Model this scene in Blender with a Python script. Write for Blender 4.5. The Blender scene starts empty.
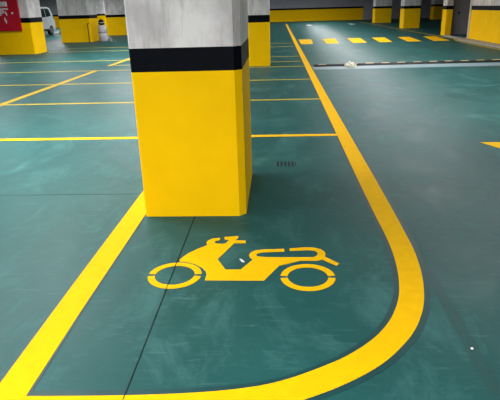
import bpy, bmesh, math, random
from mathutils import Vector, Matrix
from mathutils.geometry import tessellate_polygon
random.seed(7)
S = bpy.context.scene
C = S.collection

# ---------------------------------------------------------------- camera
cam_d = bpy.data.cameras.new('camera')
cam_d.sensor_fit = 'HORIZONTAL'; cam_d.sensor_width = 36
cam_d.lens = 520.66 * 36 / 500
cam_d.shift_x = (250 - 251.39) / 500; cam_d.shift_y = (201.63 - 200) / 500
cam_d.clip_start = .05; cam_d.clip_end = 300
cam = bpy.data.objects.new('camera', cam_d); C.objects.link(cam)
R = Vector((0.99861226, 0.04546495, -0.02658002)); U = Vector((0.00891153, 0.35154819, 0.93612737)); F = Vector((-0.05190514, 0.93506513, -0.35065517))
M = Matrix((R, U, -F)).transposed().to_4x4(); M.translation = (0, 0, 1.5)
cam.matrix_world = M
S.camera = cam

# ---------------------------------------------------------------- light and exposure
w = bpy.data.worlds.new('world'); S.world = w; w.use_nodes = True
w.node_tree.nodes['Background'].inputs[0].default_value = (.7, .8, 1, 1)
w.node_tree.nodes['Background'].inputs[1].default_value = .05
S.view_settings.view_transform = 'Standard'; S.view_settings.look = 'None'
S.view_settings.gamma = 1; S.view_settings.use_curve_mapping = False
S.view_settings.exposure = 1.62
CEIL = 2.95
# ceiling battens, some added as fill: x, y, power, runs along y?
LAMPS = [(-3.3, y, p, True) for y, p in ((-2.6, 12), (0, 16), (2.6, 16), (4.9, 54), (7.0, 44), (10.4, 22), (13.0, 22))] + \
        [(-.6, -2.7, 150, False), (2.6, -1.6, 40, False), (-1.0, .3, 20, False)] + \
        [(-7.2, y, 30, True) for y in (3, 8, 13, 18)] + \
        [(3.4, y, 34, True) for y in (7.5, 11, 14.5, 18, 21.5, 25, 28.5, 32, 35.5, 39, 42.5, 46, 49.5)] + \
        [(-5.0, y, 60, True) for y in (17, 21.5, 26, 31, 37)] + \
        [(-13.5, y, 60, True) for y in (24, 33, 41, 48)] + [(-20, 43, 70, True), (-20, 50, 70, True), (-4, 44, 60, True), (-4, 50, 50, True)]  # closing pairs, and the right one behind the camera, added to brighten
LAMP_COLOR = (1, .98, .99)

# ---------------------------------------------------------------- materials
def mat(name, rough=.5, spec=.5, metallic=0):
    m = bpy.data.materials.new(name); m.use_nodes = True
    b = m.node_tree.nodes['Principled BSDF']
    b.inputs['Roughness'].default_value = rough
    b.inputs['Specular IOR Level'].default_value = spec
    b.inputs['Metallic'].default_value = metallic
    return m, m.node_tree.nodes, m.node_tree.links, b
def noise(N, L, scale, detail=4, rough=.6, stretch=(1, 1, 1), dist=0):
    tc = N.new('ShaderNodeNewGeometry'); mp = N.new('ShaderNodeMapping')
    mp.inputs['Scale'].default_value = stretch
    n = N.new('ShaderNodeTexNoise'); n.inputs['Scale'].default_value = scale
    n.inputs['Detail'].default_value = detail; n.inputs['Roughness'].default_value = rough
    n.inputs['Distortion'].default_value = dist
    L.new(tc.outputs['Position'], mp.inputs[0]); L.new(mp.outputs[0], n.inputs['Vector'])
    return n.outputs['Fac']
def ramp(N, L, src, stops):
    r = N.new('ShaderNodeValToRGB'); L.new(src, r.inputs[0])
    e = r.color_ramp.elements
    while len(e) < len(stops): e.new(.5)
    for k, (p, c) in enumerate(stops):
        e[k].position = p; e[k].color = (*c, 1) if len(c) == 3 else c
    return r.outputs[0]
def mix(N, L, f, a, b, mode='MIX'):
    m = N.new('ShaderNodeMix'); m.data_type = 'RGBA'; m.blend_type = mode
    for s, v in ((0, f), (6, a), (7, b)):
        if hasattr(v, 'links'): L.new(v, m.inputs[s])
        elif s == 0: m.inputs[0].default_value = v
        else: m.inputs[s].default_value = (*v, 1)
    return m.outputs[2]
def simple(name, col, rough=.5, spec=.5, var=.12, scale=6, metallic=0, bump=0):
    m, N, L, b = mat(name, rough, spec, metallic)
    n = noise(N, L, scale)
    c = ramp(N, L, n, [(.3, tuple(x * (1 - var) for x in col)), (.7, tuple(min(1, x * (1 + var * .5)) for x in col))])
    L.new(c, b.inputs['Base Color'])
    if bump:
        bn = N.new('ShaderNodeBump'); bn.inputs['Strength'].default_value = bump; bn.inputs['Distance'].default_value = .004
        L.new(n, bn.inputs['Height']); L.new(bn.outputs[0], b.inputs['Normal'])
    return m

def floor_material():
    m, N, L, b = mat('teal_epoxy_floor', .3, .1)
    n1 = noise(N, L, .9, 6, .62)
    base = ramp(N, L, n1, [(.3, (.009, .066, .063)), (.7, (.016, .090, .086))])
    n2 = noise(N, L, 2.4, 9, .72, (1, .55, 1), .6)
    cl = ramp(N, L, n2, [(.50, (0, 0, 0)), (.74, (1, 1, 1))])
    c = mix(N, L, cl, base, (.048, .150, .145))
    n3 = noise(N, L, 9, 8, .8, (.5, 3.5, 1), .5)                 # wiped streaks
    st = ramp(N, L, n3, [(.56, (0, 0, 0)), (.74, (.55, .55, .55))])
    c = mix(N, L, st, c, (.11, .21, .21))
    # overpainted older straight line right of the curve
    g = N.new('ShaderNodeNewGeometry'); sp = N.new('ShaderNodeSeparateXYZ'); L.new(g.outputs['Position'], sp.inputs[0])
    def band(sock, c0, half, soft=.012):
        a = N.new('ShaderNodeMath'); a.operation = 'SUBTRACT'; L.new(sock, a.inputs[0]); a.inputs[1].default_value = c0
        d = N.new('ShaderNodeMath'); d.operation = 'ABSOLUTE'; L.new(a.outputs[0], d.inputs[0])
        r = N.new('ShaderNodeMapRange'); L.new(d.outputs[0], r.inputs[0])
        r.inputs[1].default_value = half; r.inputs[2].default_value = half + soft; r.inputs[3].default_value = 1; r.inputs[4].default_value = 0
        return r.outputs[0]
    def mul(a, b_):
        q = N.new('ShaderNodeMath'); q.operation = 'MULTIPLY'
        for i, v in enumerate((a, b_)):
            if hasattr(v, 'links'): L.new(v, q.inputs[i])
            else: q.inputs[i].default_value = v
        return q.outputs[0]
    f = mul(mul(band(sp.outputs[0], .885, .028), band(sp.outputs[1], 2.6, .85, .06)), .6)
    c = mix(N, L, f, c, (.018, .060, .058))
    # pale bluish strip across the lane in front of the speed bump
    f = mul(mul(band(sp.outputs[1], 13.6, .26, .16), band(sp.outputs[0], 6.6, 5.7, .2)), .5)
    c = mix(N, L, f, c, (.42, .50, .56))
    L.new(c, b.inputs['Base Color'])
    rr = ramp(N, L, n2, [(.3, (.42, .42, .42)), (.75, (.6, .6, .6))]); L.new(rr, b.inputs['Roughness'])
    bn = N.new('ShaderNodeBump'); bn.inputs['Strength'].default_value = .12; bn.inputs['Distance'].default_value = .01
    L.new(noise(N, L, 3, 5, .6), bn.inputs['Height']); L.new(bn.outputs[0], b.inputs['Normal'])
    return m
def concrete_material(name, lo, hi):
    m, N, L, b = mat(name, .75, .3)
    n = noise(N, L, 2.2, 8, .65, (1, 1, .7))
    c = ramp(N, L, n, [(.38, lo), (.62, hi)])
    s = noise(N, L, 9, 6, .7, (1, 1, .12), .3)                     # drips and formwork streaks
    c = mix(N, L, ramp(N, L, s, [(.33, (.7, .7, .7)), (.5, (0, 0, 0))]), c, tuple(x * .66 for x in lo))
    s2 = noise(N, L, 14, 5, .8, (.15, .15, 1.2), .2)
    c = mix(N, L, ramp(N, L, s2, [(.62, (0, 0, 0)), (.75, (.35, .35, .35))]), c, tuple(min(1, x * 1.25) for x in hi))
    L.new(c, b.inputs['Base Color'])
    bn = N.new('ShaderNodeBump'); bn.inputs['Strength'].default_value = .3; bn.inputs['Distance'].default_value = .006
    L.new(noise(N, L, 30, 6, .7), bn.inputs['Height']); L.new(bn.outputs[0], b.inputs['Normal'])
    return m
MF = floor_material()
MC = concrete_material('raw_concrete', (.54, .495, .50), (.80, .75, .75))
MY = simple('yellow_wall_paint', (.99, .56, .0003), .7, .06, .06, 3, bump=.1)
ML = simple('yellow_line_paint', (.87, .47, .0003), .75, .06, .07, 14)
ML2 = simple('thin_yellow_line_paint', (.52, .38, .03), .6, .1, .18, 9)
MLS = simple('worn_yellow_line_paint', (.58, .37, .01), .6, .1, .25, 9)
MK = simple('black_wall_paint', (.003, .004, .007), .5, .05, .2, 5)
MB = simple('fresh_green_border_paint', (.008, .052, .052), .5, .2, .15, 5)
MJ = simple('dark_joint', (.008, .020, .020), .8, .2, .3, 30)
MGREY = simple('grey_paint', (.33, .32, .37), .6, .3, .1, 2)
MCEIL = simple('ceiling_paint', (.8, .8, .8), .8, .2, .08, 2)
MRED = simple('red_sign', (.50, .008, .025), .4, .4, .1, 3)
MWHITE = simple('white_marking', (.75, .72, .74), .5, .4, .08, 8)
MCAR = simple('white_car_paint', (.68, .72, .78), .2, .6, .03, 2)
MGLASS = simple('dark_glass', (.012, .014, .017), .08, .6, .1, 2)
MTYRE = simple('black_rubber', (.012, .012, .013), .75, .3, .2, 20)
MSTEEL = simple('grey_metal', (.35, .36, .38), .35, .5, .1, 10, .8)
MKERB = simple('kerb_concrete', (.36, .33, .28), .8, .2, .2, 8, bump=.3)
MCREAM = simple('pale_plastic', (.62, .57, .48), .5, .4, .1, 10)
MBUMPY = simple('pale_yellow_rubber', (.75, .55, .25), .6, .3, .3, 12)
MDRUM = simple('white_drum', (.66, .62, .68), .5, .4, .15, 10)
def emitter():
    m, N, L, b = mat('lamp_diffuser'); b.inputs['Emission Color'].default_value = (*LAMP_COLOR, 1); b.inputs['Emission Strength'].default_value = 3
    return m
ME = emitter()

# ---------------------------------------------------------------- helpers
def obj(name, bm, m, parent=None, smooth=False):
    bmesh.ops.recalc_face_normals(bm, faces=bm.faces[:])
    me = bpy.data.meshes.new(name); bm.to_mesh(me); bm.free()
    for x in (m if isinstance(m, (list, tuple)) else [m]): me.materials.append(x)
    if smooth:
        for p in me.polygons: p.use_smooth = True
    o = bpy.data.objects.new(name, me); C.objects.link(o)
    if parent: o.parent = parent
    return o
def tag(o, label, cat, group=None):
    o['label'] = label; o['category'] = cat
    if group: o['group'] = group
    return o
def thing(name, label, cat, loc=(0, 0, 0), group=None, rotz=0):
    o = bpy.data.objects.new(name, None); C.objects.link(o); o.location = loc; o.rotation_euler = (0, 0, rotz)
    o.empty_display_size = .1
    return tag(o, label, cat, group)
def struct(name, bm, m):
    o = obj(name, bm, m); o['kind'] = 'structure'; return o
def box(bm, x0, x1, y0, y1, z0, z1):
    v = [bm.verts.new(p) for p in ((x0, y0, z0), (x1, y0, z0), (x1, y1, z0), (x0, y1, z0), (x0, y0, z1), (x1, y0, z1), (x1, y1, z1), (x0, y1, z1))]
    for f in ((0, 3, 2, 1), (4, 5, 6, 7), (0, 1, 5, 4), (1, 2, 6, 5), (2, 3, 7, 6), (3, 0, 4, 7)): bm.faces.new([v[i] for i in f])
    return bm
def bx(*a): return box(bmesh.new(), *a)
def prism(pts, z0, z1, bm=None):
    """polygon (x,y) list, any winding, possibly concave, extruded z0..z1"""
    bm = bm or bmesh.new()
    tris = tessellate_polygon([[Vector((*p, 0)) for p in pts]])
    lo = [bm.verts.new((*p, z0)) for p in pts]; hi = [bm.verts.new((*p, z1)) for p in pts]
    for t in tris:
        try: bm.faces.new([hi[i] for i in t]); bm.faces.new([lo[i] for i in reversed(t)])
        except ValueError: pass
    n = len(pts)
    for i in range(n):
        j = (i + 1) % n; bm.faces.new((lo[i], lo[j], hi[j], hi[i]))
    return bm
def ribbon(left, right, z0, z1):
    """strip between two equally long point lists, as a thin slab"""
    bm = bmesh.new(); n = len(left)
    q = [[bm.verts.new((*p, z)) for p in side] for side in (left, right) for z in (z0, z1)]
    l0, l1, r0, r1 = q
    for i in range(n - 1):
        bm.faces.new((l1[i], r1[i], r1[i + 1], l1[i + 1])); bm.faces.new((l0[i], l0[i + 1], r0[i + 1], r0[i]))
        bm.faces.new((l0[i], l1[i], l1[i + 1], l0[i + 1])); bm.faces.new((r0[i], r0[i + 1], r1[i + 1], r1[i]))
    for i in (0, n - 1): bm.faces.new((l0[i], r0[i], r1[i], l1[i]))
    return bm
def chamfered(x0, x1, y0, y1, c, l=None):
    l = c if l is None else l
    return [(x0 + l, y0), (x1 - c, y0), (x1, y0 + c), (x1, y1 - c), (x1 - c, y1), (x0 + l, y1), (x0, y1 - l), (x0, y0 + l)]
def lathe(prof, seg=24, axis='Z', c=(0, 0, 0), bm=None):
    bm = bm or bmesh.new(); rings = []
    for r, h in prof:
        ring = []
        for k in range(seg):
            a = 2 * math.pi * k / seg; u, v = r * math.cos(a), r * math.sin(a)
            p = (u, v, h) if axis == 'Z' else (h, u, v)
            ring.append(bm.verts.new((p[0] + c[0], p[1] + c[1], p[2] + c[2])))
        rings.append(ring)
    for a, b in zip(rings, rings[1:]):
        for k in range(seg): bm.faces.new((a[k], a[(k + 1) % seg], b[(k + 1) % seg], b[k]))
    bm.faces.new(rings[0]); bm.faces.new(list(reversed(rings[-1])))
    return bm
def tube(pts, r, seg=8, bm=None):
    bm = bm or bmesh.new(); rings = []
    for i, p in enumerate(pts):
        p = Vector(p); d = (Vector(pts[min(i + 1, len(pts) - 1)]) - Vector(pts[max(i - 1, 0)])).normalized()
        a = d.cross(Vector((0, 0, 1))) if abs(d.z) < .9 else d.cross(Vector((1, 0, 0)))
        a.normalize(); b = d.cross(a)
        rings.append([bm.verts.new(p + r * (math.cos(t) * a + math.sin(t) * b)) for t in [2 * math.pi * k / seg for k in range(seg)]])
    for a, b in zip(rings, rings[1:]):
        for k in range(seg): bm.faces.new((a[k], a[(k + 1) % seg], b[(k + 1) % seg], b[k]))
    bm.faces.new(rings[0]); bm.faces.new(list(reversed(rings[-1])))
    return bm

# ---------------------------------------------------------------- the setting
X0, X1, Y0, Y1 = -27, 17, -6, 55
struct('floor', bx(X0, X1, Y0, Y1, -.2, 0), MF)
struct('ceiling', bx(X0, X1, Y0, Y1, CEIL, CEIL + .2), MCEIL)
def banded_wall(name, x0, x1, y0, y1):
    o = struct(name, bx(x0, x1, y0, y1, 1.24, CEIL), MGREY)
    obj('yellow_band', bx(x0, x1, y0, y1, 0, 1.08), MY, o)
    obj('black_stripe', bx(x0, x1, y0, y1, 1.08, 1.24), MK, o)
banded_wall('wall_far', X0, 8.5, Y1, Y1 + .3)
struct('wall_far_right', bx(8.5, X1, Y1, Y1 + .3, 0, CEIL), MGREY)
banded_wall('wall_left', X0 - .3, X0, Y0, Y1)
struct('wall_right', bx(X1, X1 + .3, Y0, Y1, 0, CEIL), MGREY)
struct('wall_back', bx(X0, X1, Y0 - .3, Y0, 0, CEIL), MGREY)
struct('wall_recess', bx(8.1, X1, 26.35, 26.6, 0, CEIL), MGREY)
struct('wall_storage', bx(8.9, X1, 15.0, 15.2, 0, CEIL), MGREY)
# kerb beside the wide pillar, following the lane edge
struct('trim_kerb', ribbon([(7.28, 11), (7.28, 22.2), (7.58, 23.5), (7.6, 25.4)], [(7.70, 11), (7.80, 22.2), (7.80, 23.5), (7.76, 25.4)], 0, .05), MKERB)
# expansion joints in the floor slab
struct('trim_joint_long', ribbon([(-.648, 1.0), (-.647, 2.35), (-.647, 3.684)], [(-.6435, 1.0), (-.6425, 2.35), (-.641, 3.684)], 0, .0034), MJ)
struct('trim_joint_cross', ribbon([(-3.4, 4.212), (-1.21, 4.212)], [(-3.4, 4.216), (-1.21, 4.216)], 0, .001), MJ)

# ---------------------------------------------------------------- pillars
G_P = 'black banded concrete pillars'
def pillar(x0, x1, y0, y1, label, ch=.045, left=9, hy=1.09, hb=1.25):
    t = thing('concrete_pillar', label, 'pillar', ((x0 + x1) / 2, (y0 + y1) / 2, 0), G_P)
    hx, hy2 = (x1 - x0) / 2, (y1 - y0) / 2; pts = chamfered(-hx, hx, -hy2, hy2, ch, min(ch, left))
    b = obj('yellow_base', prism(pts, 0, hy), MY, t); obj('black_stripe', prism(pts, hy, hb), MK, t)
    obj('shaft', prism(pts, hb, CEIL), MC, t)
    b['label'] = 'bright yellow painted base'; return t
pillar(-1.025, -.248, 3.69, 4.80, 'large concrete pillar with yellow base in the foreground, above the scooter symbol', .05, .012)
pillar(-.755, -.19, 14.33, 15.2, 'square pillar standing just behind the right edge of the foreground pillar', .03, hy=1.11, hb=1.29)
PA = pillar(-11.0, -9.33, 20.5, 21.6, 'wide pillar at the far left that carries the red sign', hy=1.15, hb=1.33)
pillar(-11.2, -9.60, 27.85, 29.2, 'left pillar with the white drum standing at its right foot', hy=1.15, hb=1.32)
pillar(-10.93, -8.6, 34.8, 35.6, 'distant wide pillar partly hidden behind the foreground pillar, left side')
pillar(-17.3, -15.6, 49.6, 50.4, 'very distant pillar glimpsed as a sliver above the white drum')
pillar(7.68, 8.72, 33.95, 34.9, 'right row pillar in line with the fourth and fifth crossing bars', hy=1.13, hb=1.29)
pillar(7.83, 9.2, 44.75, 45.7, 'right row pillar farthest away, nearest the end wall')
pillar(7.78, 8.1, 25.85, 26.45, 'slim pillar beside the grey recess wall, beyond the last crossing bar', .03, hy=1.14, hb=1.30)
pillar(13.8, 15.2, 49.6, 50.6, 'dim pillar deep in the dark area behind the right row')
PC = pillar(7.82, 8.95, 14.5, 22.8, 'very wide bright yellow pillar at the right edge, behind the kerb', .03, hy=1.14, hb=1.30)
g = obj('corner_guard', bx(-.595, -.565, 4.04, 4.16, 0, 1.62), MCREAM, PC); g['label'] = 'pale bare corner strip'

# ---------------------------------------------------------------- painted lines
ZL = .003
rightL = [(0.735, 47.8), (0.725, 19.4), (0.723, 9.1), (0.723, 4.535), (0.727, 3.75), (0.733, 3.38), (0.731, 3.12), (0.717, 2.90), (0.690, 2.69), (0.645, 2.49), (0.572, 2.307), (0.491, 2.175), (0.401, 2.071), (0.285, 1.972), (0.158, 1.892), (0.02, 1.82), (-0.126, 1.772), (-.335, 1.738), (-.642, 1.716), (-1.10, 1.704)]
rightR = [(0.885, 47.8), (0.875, 19.4), (0.872, 9.3), (0.882, 4.53), (0.880, 3.72), (0.876, 3.40), (0.872, 3.12), (0.850, 2.85), (0.808, 2.60), (0.750, 2.39), (0.664, 2.200), (0.560, 2.050), (0.439, 1.920), (0.280, 1.802), (0.101, 1.705), (-0.06, 1.65), (-0.20, 1.615), (-.40, 1.590), (-.66, 1.572), (-1.10, 1.56)]
def smooth(P, n=6):
    out = []; P = [Vector(p) for p in P]
    for i in range(len(P) - 1):
        p0, p1, p2, p3 = P[max(i - 1, 0)], P[i], P[i + 1], P[min(i + 2, len(P) - 1)]
        for k in range(n):
            t = k / n
            out.append(tuple(.5 * (2 * p1 + (p2 - p0) * t + (2 * p0 - 5 * p1 + 4 * p2 - p3) * t * t + (3 * p1 - p0 - 3 * p2 + p3) * t ** 3)))
    return out + [tuple(P[-1])]
rightL = rightL[:3] + smooth(rightL[3:]); rightR = rightR[:3] + smooth(rightR[3:])
def grow(a, b, d):
    o1, o2 = [], []
    for p, q in zip(a, b):
        v = (Vector(q) - Vector(p)).normalized() * d
        o1.append(tuple(Vector(p) - v)); o2.append(tuple(Vector(q) + v))
    return o1, o2
def thick_line(a, b, label, border=.035, ZL=.003):
    t = thing('painted_line', label, 'line', (0, 0, 0), 'thick yellow lines around the motorcycle bay')
    obj('line_paint', ribbon(a, b, 0, ZL), ML, t)
    g1, g2 = grow(a, b, border)
    o = obj('border_paint', ribbon(g1, g2, 0, ZL - .0018), MB, t); o['label'] = 'darker green overpainted edge'
    return t
thick_line(rightL, rightR, 'long thick yellow line curving round the right and near side of the scooter bay')
thick_line([(-1.212, 1.2), (-1.207, 2.646), (-1.192, 4.2), (-1.185, 4.9)], [(-1.062, 1.2), (-1.058, 2.377), (-1.038, 3.7), (-1.03, 4.9)], 'thick straight yellow line on the left, meeting the foreground pillar corner', .02, .0036)
def thin_line(x0, x1, y0, y1, label, group='thin yellow bay lines', z=.002, m=None):
    o = obj('painted_line', bx(x0, x1, y0, y1, 0, z), m or ML2); return tag(o, label, 'line', group)
YT = [(6.31, .105, 'nearest thin yellow bay line, level with the middle of the foreground pillar base', ML),
      (8.94, .10, 'second thin yellow bay line back from the foreground pillar', ML2),
      (11.5, .10, 'third thin yellow bay line back from the foreground pillar', ML2),
      (14.1, .10, 'fourth thin bay line back, meeting the foot of the square pillar behind', ML2),
      (17.0, .10, 'fifth thin bay line back, just beyond the square pillar', ML2)]
for y, wd, lb, m in YT: thin_line(-9.1, .722, y - wd / 2, y + wd / 2, lb, m=m)
thin_line(-9.1, .64, 21.15, 21.27, 'pale bay line reaching the foot of the red sign pillar', z=.002)
thin_line(-9.1, .64, 23.1, 23.25, 'palest bay line seen just beyond the red sign pillar foot', z=.002)
thin_line(-4.74, .66, 15.35, 15.45, 'short thin bay line starting at the lower end of the far slanting line', z=.002)
GS = 'yellow lines crossing the bay lines at left'
thin_line(-4.92, -4.78, 7.6, 14.15, 'long slanting yellow line crossing several bay lines at left', GS, .003, MLS)
thin_line(-4.92, -4.78, 15.3, 21.2, 'short slanting yellow line touching the left edge of the foreground pillar', GS, .003, MLS)
tag(obj('painted_line', ribbon([(7.10, 12), (7.08, 20.8), (7.10, 22), (7.42, 23.4), (7.45, 25.2), (7.3, 29.4), (7.3, 40.3), (7.1, 48.2)], [(7.2, 12), (7.18, 20.8), (7.20, 22), (7.52, 23.4), (7.55, 25.2), (7.4, 29.4), (7.4, 40.3), (7.2, 48.2)], 0, .002), ML2), 'thin yellow lane edge line running along the kerb at right', 'line')

# crossing bars
BARS = [(1.0, 1.595, .985, 1.477), (2.12, 2.71, 2.02, 2.53), (3.26, 3.86, 3.10, 3.66), (4.40, 4.97, 4.17, 4.70), (5.58, 6.10, 5.30, 5.86), (6.72, 7.28, 6.35, 6.98)]
ORD = ['first crossing bar, nearest the long yellow line', 'second crossing bar from the long yellow line', 'third crossing bar from the long yellow line',
       'fourth crossing bar from the long yellow line', 'fifth crossing bar from the long yellow line', 'sixth crossing bar, the last one by the slim pillar']
for (a, b, c, d), lb in zip(BARS, ORD):
    tag(obj('crossing_bar', prism([(a, 25.5), (b, 25.5), (d, 22.35), (c, 22.35)], 0, .003), ML), 'yellow painted ' + lb, 'crossing bar', 'yellow bars of the pedestrian crossing')
# worn white marks near the end wall
for x, lb in ((2.3, 'small worn white floor mark near the end wall, left one'), (5.65, 'small worn white floor mark near the end wall, right one')):
    tag(obj('floor_mark', prism([(x, 42.6), (x + .32, 42.6), (x + .5, 43.6), (x + .22, 44.9), (x + .05, 44.9), (x + .12, 43.8)], 0, .003), MWHITE), lb, 'floor mark', 'worn white marks near the end wall')
# arrow at the right edge
tag(obj('floor_arrow', prism([(2.275, 5.83), (3.0, 5.82), (3.0, 6.35), (3.4, 6.35), (3.4, 3.4), (3.0, 3.4), (3.0, 4.78), (2.505, 5.26)], 0, .003), ML), 'yellow pointed floor marking cut off by the right edge of the photo', 'floor arrow')

# ---------------------------------------------------------------- scooter symbol
OX, OY = -.23, 2.9
sym = thing('scooter_symbol', 'yellow painted motor scooter symbol on the green floor before the pillar', 'painted symbol', (OX, OY, 0))
BODY = [(-0.632, 2.948), (-0.62, 2.985), (-0.59, 3.045), (-0.534, 3.113), (-0.481, 3.165), (-0.492, 3.205), (-0.486, 3.24), (-0.457, 3.273), (-0.405, 3.284), (-0.407, 3.244), (-0.432, 3.237), (-0.440, 3.215), (-0.422, 3.191), (-0.381, 3.184), (-0.358, 3.197), (-0.339, 3.253), (-0.372, 3.256), (-0.377, 3.297), (-0.282, 3.312), (-0.280, 3.279), (-0.298, 3.241), (-0.226, 3.236), (-0.224, 3.199), (-0.302, 3.196), (-0.389, 2.957), (-0.327, 2.818), (-0.233, 2.818), (-0.164, 2.954), (-0.185, 2.98), (-0.192, 3.017), (-0.181, 3.053), (-0.156, 3.082), (-0.111, 3.095), (0.034, 3.105), (0.036, 3.067), (-0.11, 3.055), (-0.137, 3.040), (-0.148, 3.016), (-0.135, 2.993), (-0.073, 2.983), (0.007, 2.982), (0.222, 2.982), (0.242, 3.007), (0.251, 3.036), (0.242, 3.066), (0.224, 3.080), (0.19, 3.086), (0.07, 3.076), (0.071, 3.110), (0.173, 3.125), (0.227, 3.123), (0.273, 3.098), (0.295, 3.059), (0.299, 3.020), (0.29, 2.99), (0.371, 2.893), (0.352, 2.866), (0.272, 2.951), (0.240, 2.934), (0.134, 2.936), (0.001, 2.867), (-0.088, 2.683), (-0.229, 2.685), (-0.436, 2.687), (-0.434, 2.753), (-0.445, 2.797), (-0.471, 2.84), (-0.525, 2.893), (-0.585, 2.922), (-0.628, 2.930)]
obj('scooter_body', prism([(x - OX, y - OY) for x, y in BODY], 0, ZL), ML, sym)
for cx, cy, dy in ((-.626, 2.755, -.004), (.169, 2.73, -.004)):
    for sgn, nm in ((1, 'wheel_arc'), (-1, 'wheel_arc')):
        a0 = math.asin(.0135 / .14); n = 26; A, B = [], []
        for k in range(n + 1):
            t = a0 + (math.pi - 2 * a0) * k / n
            A.append((cx + .161 * math.cos(t) - OX, cy + dy + sgn * .161 * math.sin(t) - OY)); B.append((cx + .119 * math.cos(t) - OX, cy + dy + sgn * .119 * math.sin(t) - OY))
        obj(nm, ribbon(A, B, 0, ZL), ML, sym)

# ---------------------------------------------------------------- small things on the floor
dr = thing('floor_drain', 'small dark slotted floor drain between the pillar and the thick yellow line', 'drain', (.095, 5.075, 0))
obj('drain_plate', bx(-.125, .125, -.11, .11, 0, .0012), MF, dr)
for k in range(6): obj('slot', bx(-.108 + k * .037, -.108 + k * .037 + (.022 if k < 5 else .008), -.085, .085, .0005, .002), MJ, dr)
tag(obj('paint_chip', prism([(-.252, 2.965), (-.238, 2.962), (-.215, 2.925), (-.222, 2.915), (-.236, 2.925)], 0, .002), MWHITE), 'tiny white chip on the floor inside the scooter symbol', 'chip')
tag(obj('pebble', lathe([(.004, 0), (.008, .003), (.005, .007), (.001, .008)], 7, c=(.882, 2.045, 0)), MWHITE), 'tiny white crumb on the floor right of the curve', 'crumb')

# speed bump: alternating rubber modules
sb = thing('speed_bump', 'low black and pale yellow rubber speed bump across the lane', 'speed bump', (.95, 14.0, 0))
def bump_seg(x0, x1, slope):
    prof = [(-.16, 0), (-.12, .022), (-.05, .042), (.05, .042), (.12, .022), (.16, 0)]
    bm = bmesh.new(); rings = [[bm.verts.new((x, y + slope * x, z)) for y, z in prof] for x in (x0, x1)]
    for k in range(5): bm.faces.new((rings[0][k], rings[0][k + 1], rings[1][k + 1], rings[1][k]))
    bm.faces.new((rings[0][0], rings[1][0], rings[1][5], rings[0][5])); bm.faces.new(rings[0]); bm.faces.new(list(reversed(rings[1])))
    return bm
for k in range(15):
    obj('black_segment', bump_seg(k * .41, k * .41 + .405, .045), MTYRE, sb)
    if k == 1: continue
    x0 = k * .41 + .12; pf = [(-.045, .0425), (.05, .0425), (.12, .0225), (.12, .0), (-.045, .0)]
    bm = bmesh.new(); rg = [[bm.verts.new((x, y + .045 * x, z + (.004 if z else .002))) for y, z in pf] for x in (x0, x0 + .2)]
    for q in range(5): bm.faces.new((rg[0][q], rg[0][(q + 1) % 5], rg[1][(q + 1) % 5], rg[1][q]))
    bm.faces.new(rg[0]); bm.faces.new(list(reversed(rg[1])))
    obj('yellow_insert', bm, MBUMPY, sb)

# crumpled white bag on the bump
bmb = bmesh.new(); bmesh.ops.create_icosphere(bmb, subdivisions=4, radius=1)
from mathutils import noise as mn
for v in bmb.verts:
    d = v.co.normalized(); h = 1 + .35 * mn.noise(d * 2.2) + .22 * mn.noise(d * 5.5) + .1 * mn.noise(d * 12)
    v.co = Vector((d.x * .14 * h, d.y * .10 * h, max(0, (d.z + .15) * .10 * h)))
cr = obj('crumpled_bag', bmb, simple('crumpled_plastic', (.80, .76, .62), .5, .4, .25, 30), smooth=False); cr.location = (1.855, 13.68, .0)
tag(cr, 'crumpled cream coloured bag lying against the speed bump', 'bag')

# ---------------------------------------------------------------- red sign on the left pillar
sg = thing('red_sign', 'red sign board with white writing hung on the far left pillar', 'sign', (-10.26, 20.47, 1.45))
def rz(bm, x0, x1, z0, z1, y0=-.055, y1=-.045): return box(bm, x0, x1, y0, y1, z0, z1)
obj('sign_board', bx(-.56, .56, -.045, .03, -.58, .62), MRED, sg)
b = bmesh.new()
rz(b, -.56, .56, .59, .62, -.06, -.045); rz(b, -.56, .56, -.58, -.55, -.06, -.045); rz(b, .53, .56, -.55, .59, -.06, -.045); rz(b, -.56, -.53, -.55, .59, -.06, -.045)
obj('sign_rim', b, MRED, sg)
def glyph(rects, dx, dz, s, name='sign_lettering'):
    bm = bmesh.new()
    for x0, x1, z0, z1 in rects: rz(bm, dx + x0 * s, dx + x1 * s, dz + z0 * s, dz + z1 * s, -.052, -.044)
    return obj(name, bm, MWHITE, sg)
# heading, second line, larger marks (blurred in the photograph beyond reading)
glyph([(0, .22, 0, 1), (.3, .52, 0, 1), (.6, .82, 0, 1), (.9, 1.12, 0, 1), (1.2, 1.42, 0, 1), (1.5, 1.72, 0, 1), (1.8, 2.02, 0, 1), (2.1, 2.6, 0, 1)], -.28, .30, .17)
glyph([(k * .8, k * .8 + .6, 0, 1) for k in range(10)], -.30, .18, .06)
glyph([(0, .22, 0, 1), (.22, .7, .8, 1), (.22, .7, .4, .6), (.6, .8, .5, .9), (1.0, 1.2, .3, .8), (1.2, 1.4, 0, .5)], -.16, -.02, .19)
glyph([(0, .5, 0, .5)], .28, .03, .12)
glyph([(0, .25, .4, 1.2), (.2, .45, .0, .7)], -.03, -.30, .17)

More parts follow.
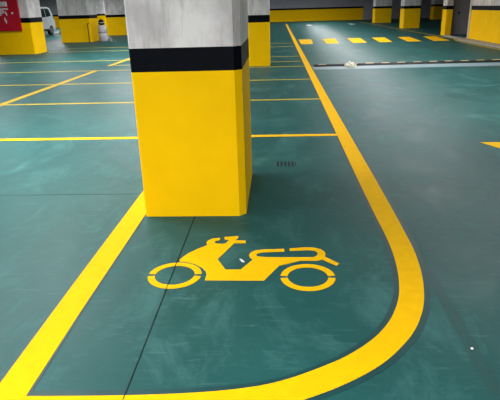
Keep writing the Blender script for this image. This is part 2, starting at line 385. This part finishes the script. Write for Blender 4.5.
# ---------------------------------------------------------------- drum and leaning pole by the left pillar
dm = thing('white_drum', 'white drum with a dark bundle on top beside the left pillar', 'drum', (-9.19, 28.45, 0))
obj('drum_body', lathe([(.20, 0), (.215, .02), (.215, .26), (.225, .28), (.215, .30), (.215, .54), (.225, .56), (.215, .58), (.215, .78), (.20, .80)], 28), MDRUM, dm, True)
o = obj('drum_band', lathe([(.218, .40), (.22, .42), (.22, .45), (.218, .47)], 28), MGREY, dm)
dt = obj('dark_bundle', lathe([(.10, .80), (.17, .86), (.15, .98), (.10, 1.06), (.03, 1.10)], 10), MTYRE, dm)
obj('bundle_tie', lathe([(.155, .90), (.165, .92), (.155, .94)], 12), MWHITE, dm)
sd = thing('leaning_pole', 'dark slim pole leaning against the left pillar base', 'pole', (-9.68, 27.78, 0))
obj('pole_shaft', tube([(0, -.06, .0), (-.01, -.03, .45), (-.02, .0, .9)], .022), MTYRE, sd)
obj('pole_crossbar', tube([(-.02, .01, .9), (.06, .0, .92)], .02), MTYRE, sd)
# small round fitting on the recess wall
sk = thing('wall_fitting', 'small dark round fitting on the grey recess wall', 'fitting', (8.52, 26.34, .97))
obj('fitting_disc', lathe([(.05, -.01), (.05, .0)], 16), MTYRE, sk).rotation_euler = (math.radians(90), 0, 0)
obj('fitting_knob', lathe([(.03, .0), (.035, .03), (.02, .045)], 12), MTYRE, sk).rotation_euler = (math.radians(90), 0, 0)

# ---------------------------------------------------------------- parked car behind the left pillars
car = thing('parked_car', 'white parked car seen between the two left pillars', 'car', (-16.78, 36.7, 0))
HW = .86
prof = [(-2.1, .32), (-2.14, .6), (-2.05, .86), (-1.35, 1.02), (-1.15, 1.06), (-.62, 1.66), (-.2, 1.80), (.7, 1.87), (1.45, 1.86), (1.78, 1.78), (1.96, 1.55), (2.08, 1.22), (2.14, .95), (2.16, .55), (2.08, .32)]
def wid(z): return HW - max(0, z - 1.0) * .16 - max(0, .45 - z) * .15
def arch(yc, r=.37, n=8): return [(yc - r * math.cos(math.pi * k / n), .32 + (r * .86) * math.sin(math.pi * k / n)) for k in range(n + 1)]
bottom = [(-1.77 + 0, .32)] and ([(y, z) for y, z in arch(-1.35)] + [(y, z) for y, z in arch(1.42)])
outline = prof + list(reversed(bottom))
bm = bmesh.new()
tris = tessellate_polygon([[Vector((y, z, 0)) for y, z in outline]])
sides = []
for s in (-1, 1): sides.append([bm.verts.new((s * wid(z), y, z)) for y, z in outline])
for t in tris:
    bm.faces.new([sides[1][i] for i in t]); bm.faces.new([sides[0][i] for i in reversed(t)])
for i in range(len(outline)):
    j = (i + 1) % len(outline); bm.faces.new((sides[0][i], sides[0][j], sides[1][j], sides[1][i]))
obj('car_body', bm, MCAR, car)
def side_panel(name, pts, m, off=.006, s=1):
    bm = bmesh.new(); o_ = [bm.verts.new((s * (wid(z) + off), y, z)) for y, z in pts]; i_ = [bm.verts.new((s * (wid(z) - .02), y, z)) for y, z in pts]
    bm.faces.new(o_); bm.faces.new(list(reversed(i_)))
    for k in range(len(pts)): bm.faces.new((o_[k], o_[(k + 1) % len(pts)], i_[(k + 1) % len(pts)], i_[k]))
    return obj(name, bm, m, car)
for s in (1, -1):
    side_panel('side_window', [(-.95, 1.14), (-.10, 1.18), (-.10, 1.70), (-.52, 1.62)], MGLASS, s=s)
    side_panel('side_window', [(-.02, 1.18), (.80, 1.20), (.80, 1.76), (-.02, 1.72)], MGLASS, s=s)
    side_panel('side_window', [(.88, 1.20), (1.72, 1.26), (1.62, 1.62), (1.40, 1.75), (.88, 1.76)], MGLASS, s=s)
    side_panel('door_seam', [(.83, .45), (.85, .45), (.85, 1.18), (.83, 1.18)], MTYRE, .003, s)
    side_panel('door_seam', [(-.07, .45), (-.05, .45), (-.05, 1.16), (-.07, 1.16)], MTYRE, .003, s)
    side_panel('door_handle', [(.62, 1.04), (.78, 1.04), (.78, 1.08), (.62, 1.08)], MCAR, .03, s)
    side_panel('sill', [(-.92, .30), (.98, .30), (.98, .42), (-.92, .42)], MTYRE, .012, s)
    side_panel('tail_light', [(1.98, .98), (2.10, .98), (2.04, 1.30), (1.93, 1.30)], MSTEEL, .01, s)
    for yc in (-1.35, 1.42):
        wl = obj('wheel', lathe([(.24, -.11), (.315, -.10), (.325, -.05), (.325, .05), (.315, .10), (.24, .11)], 28, 'X', (s * (HW - .12), yc, .325)), MTYRE, car)
        obj('wheel_rim', lathe([(.03, s * .13), (.06, s * .12), (.17, s * .11), (.21, s * .115), (.215, s * .10)], 20, 'X', (s * (HW - .12), yc, .325)), MSTEEL, wl)
bm = bmesh.new(); v = [bm.verts.new(p) for p in ((-.62, 2.005, 1.50), (.62, 2.005, 1.50), (.70, 2.11, 1.16), (-.70, 2.11, 1.16), (-.62, 1.94, 1.50), (.62, 1.94, 1.50), (.70, 2.05, 1.16), (-.70, 2.05, 1.16))]
for f in ((0, 1, 2, 3), (7, 6, 5, 4), (0, 4, 5, 1), (1, 5, 6, 2), (2, 6, 7, 3), (3, 7, 4, 0)): bm.faces.new([v[i] for i in f])
obj('rear_window', bm, MGLASS, car)
bm = bmesh.new(); v = [bm.verts.new(p) for p in ((-.70, -1.17, 1.10), (.70, -1.17, 1.10), (.62, -.68, 1.64), (-.62, -.68, 1.64), (-.70, -1.05, 1.10), (.70, -1.05, 1.10), (.62, -.55, 1.60), (-.62, -.55, 1.60))]
for f in ((0, 1, 2, 3), (7, 6, 5, 4), (0, 4, 5, 1), (1, 5, 6, 2), (2, 6, 7, 3), (3, 7, 4, 0)): bm.faces.new([v[i] for i in f])
obj('windshield', bm, MGLASS, car)
obj('rear_bumper', bx(-.82, .82, 2.08, 2.22, .36, .62), MCAR, car); obj('front_bumper', bx(-.82, .82, -2.22, -2.08, .34, .60), MCAR, car)
obj('license_plate', bx(-.26, .26, 2.13, 2.16, .80, .91), MWHITE, car)
for s in (-1, 1): obj('headlight', bx(s * .66 - .13, s * .66 + .13, -2.15, -2.06, .68, .84), MSTEEL, car)

# ---------------------------------------------------------------- ceiling lamps (the room's own light, with added fill)
for i, (x, y, pw, along) in enumerate(LAMPS):
    t = thing('ceiling_or_fill_lamp', 'long white fluorescent batten lamp fixed under the ceiling, some of them added as fill', 'ceiling lamp', (x, y, CEIL), 'fluorescent batten lamps, some added as fill', 0 if not along else math.pi / 2)
    obj('lamp_housing', prism([(-.65, -.07), (.65, -.07), (.65, .07), (-.65, .07)], -.07, 0), MWHITE, t)
    obj('lamp_diffuser', bx(-.62, .62, -.05, .05, -.085, -.07), ME, t)
    ld = bpy.data.lights.new('lamp_light', 'AREA'); ld.shape = 'RECTANGLE'; ld.size = 1.2; ld.size_y = .12
    ld.energy = pw; ld.color = LAMP_COLOR
    lo = bpy.data.objects.new('lamp_light', ld); C.objects.link(lo); lo.parent = t; lo.location = (0, 0, -.10)
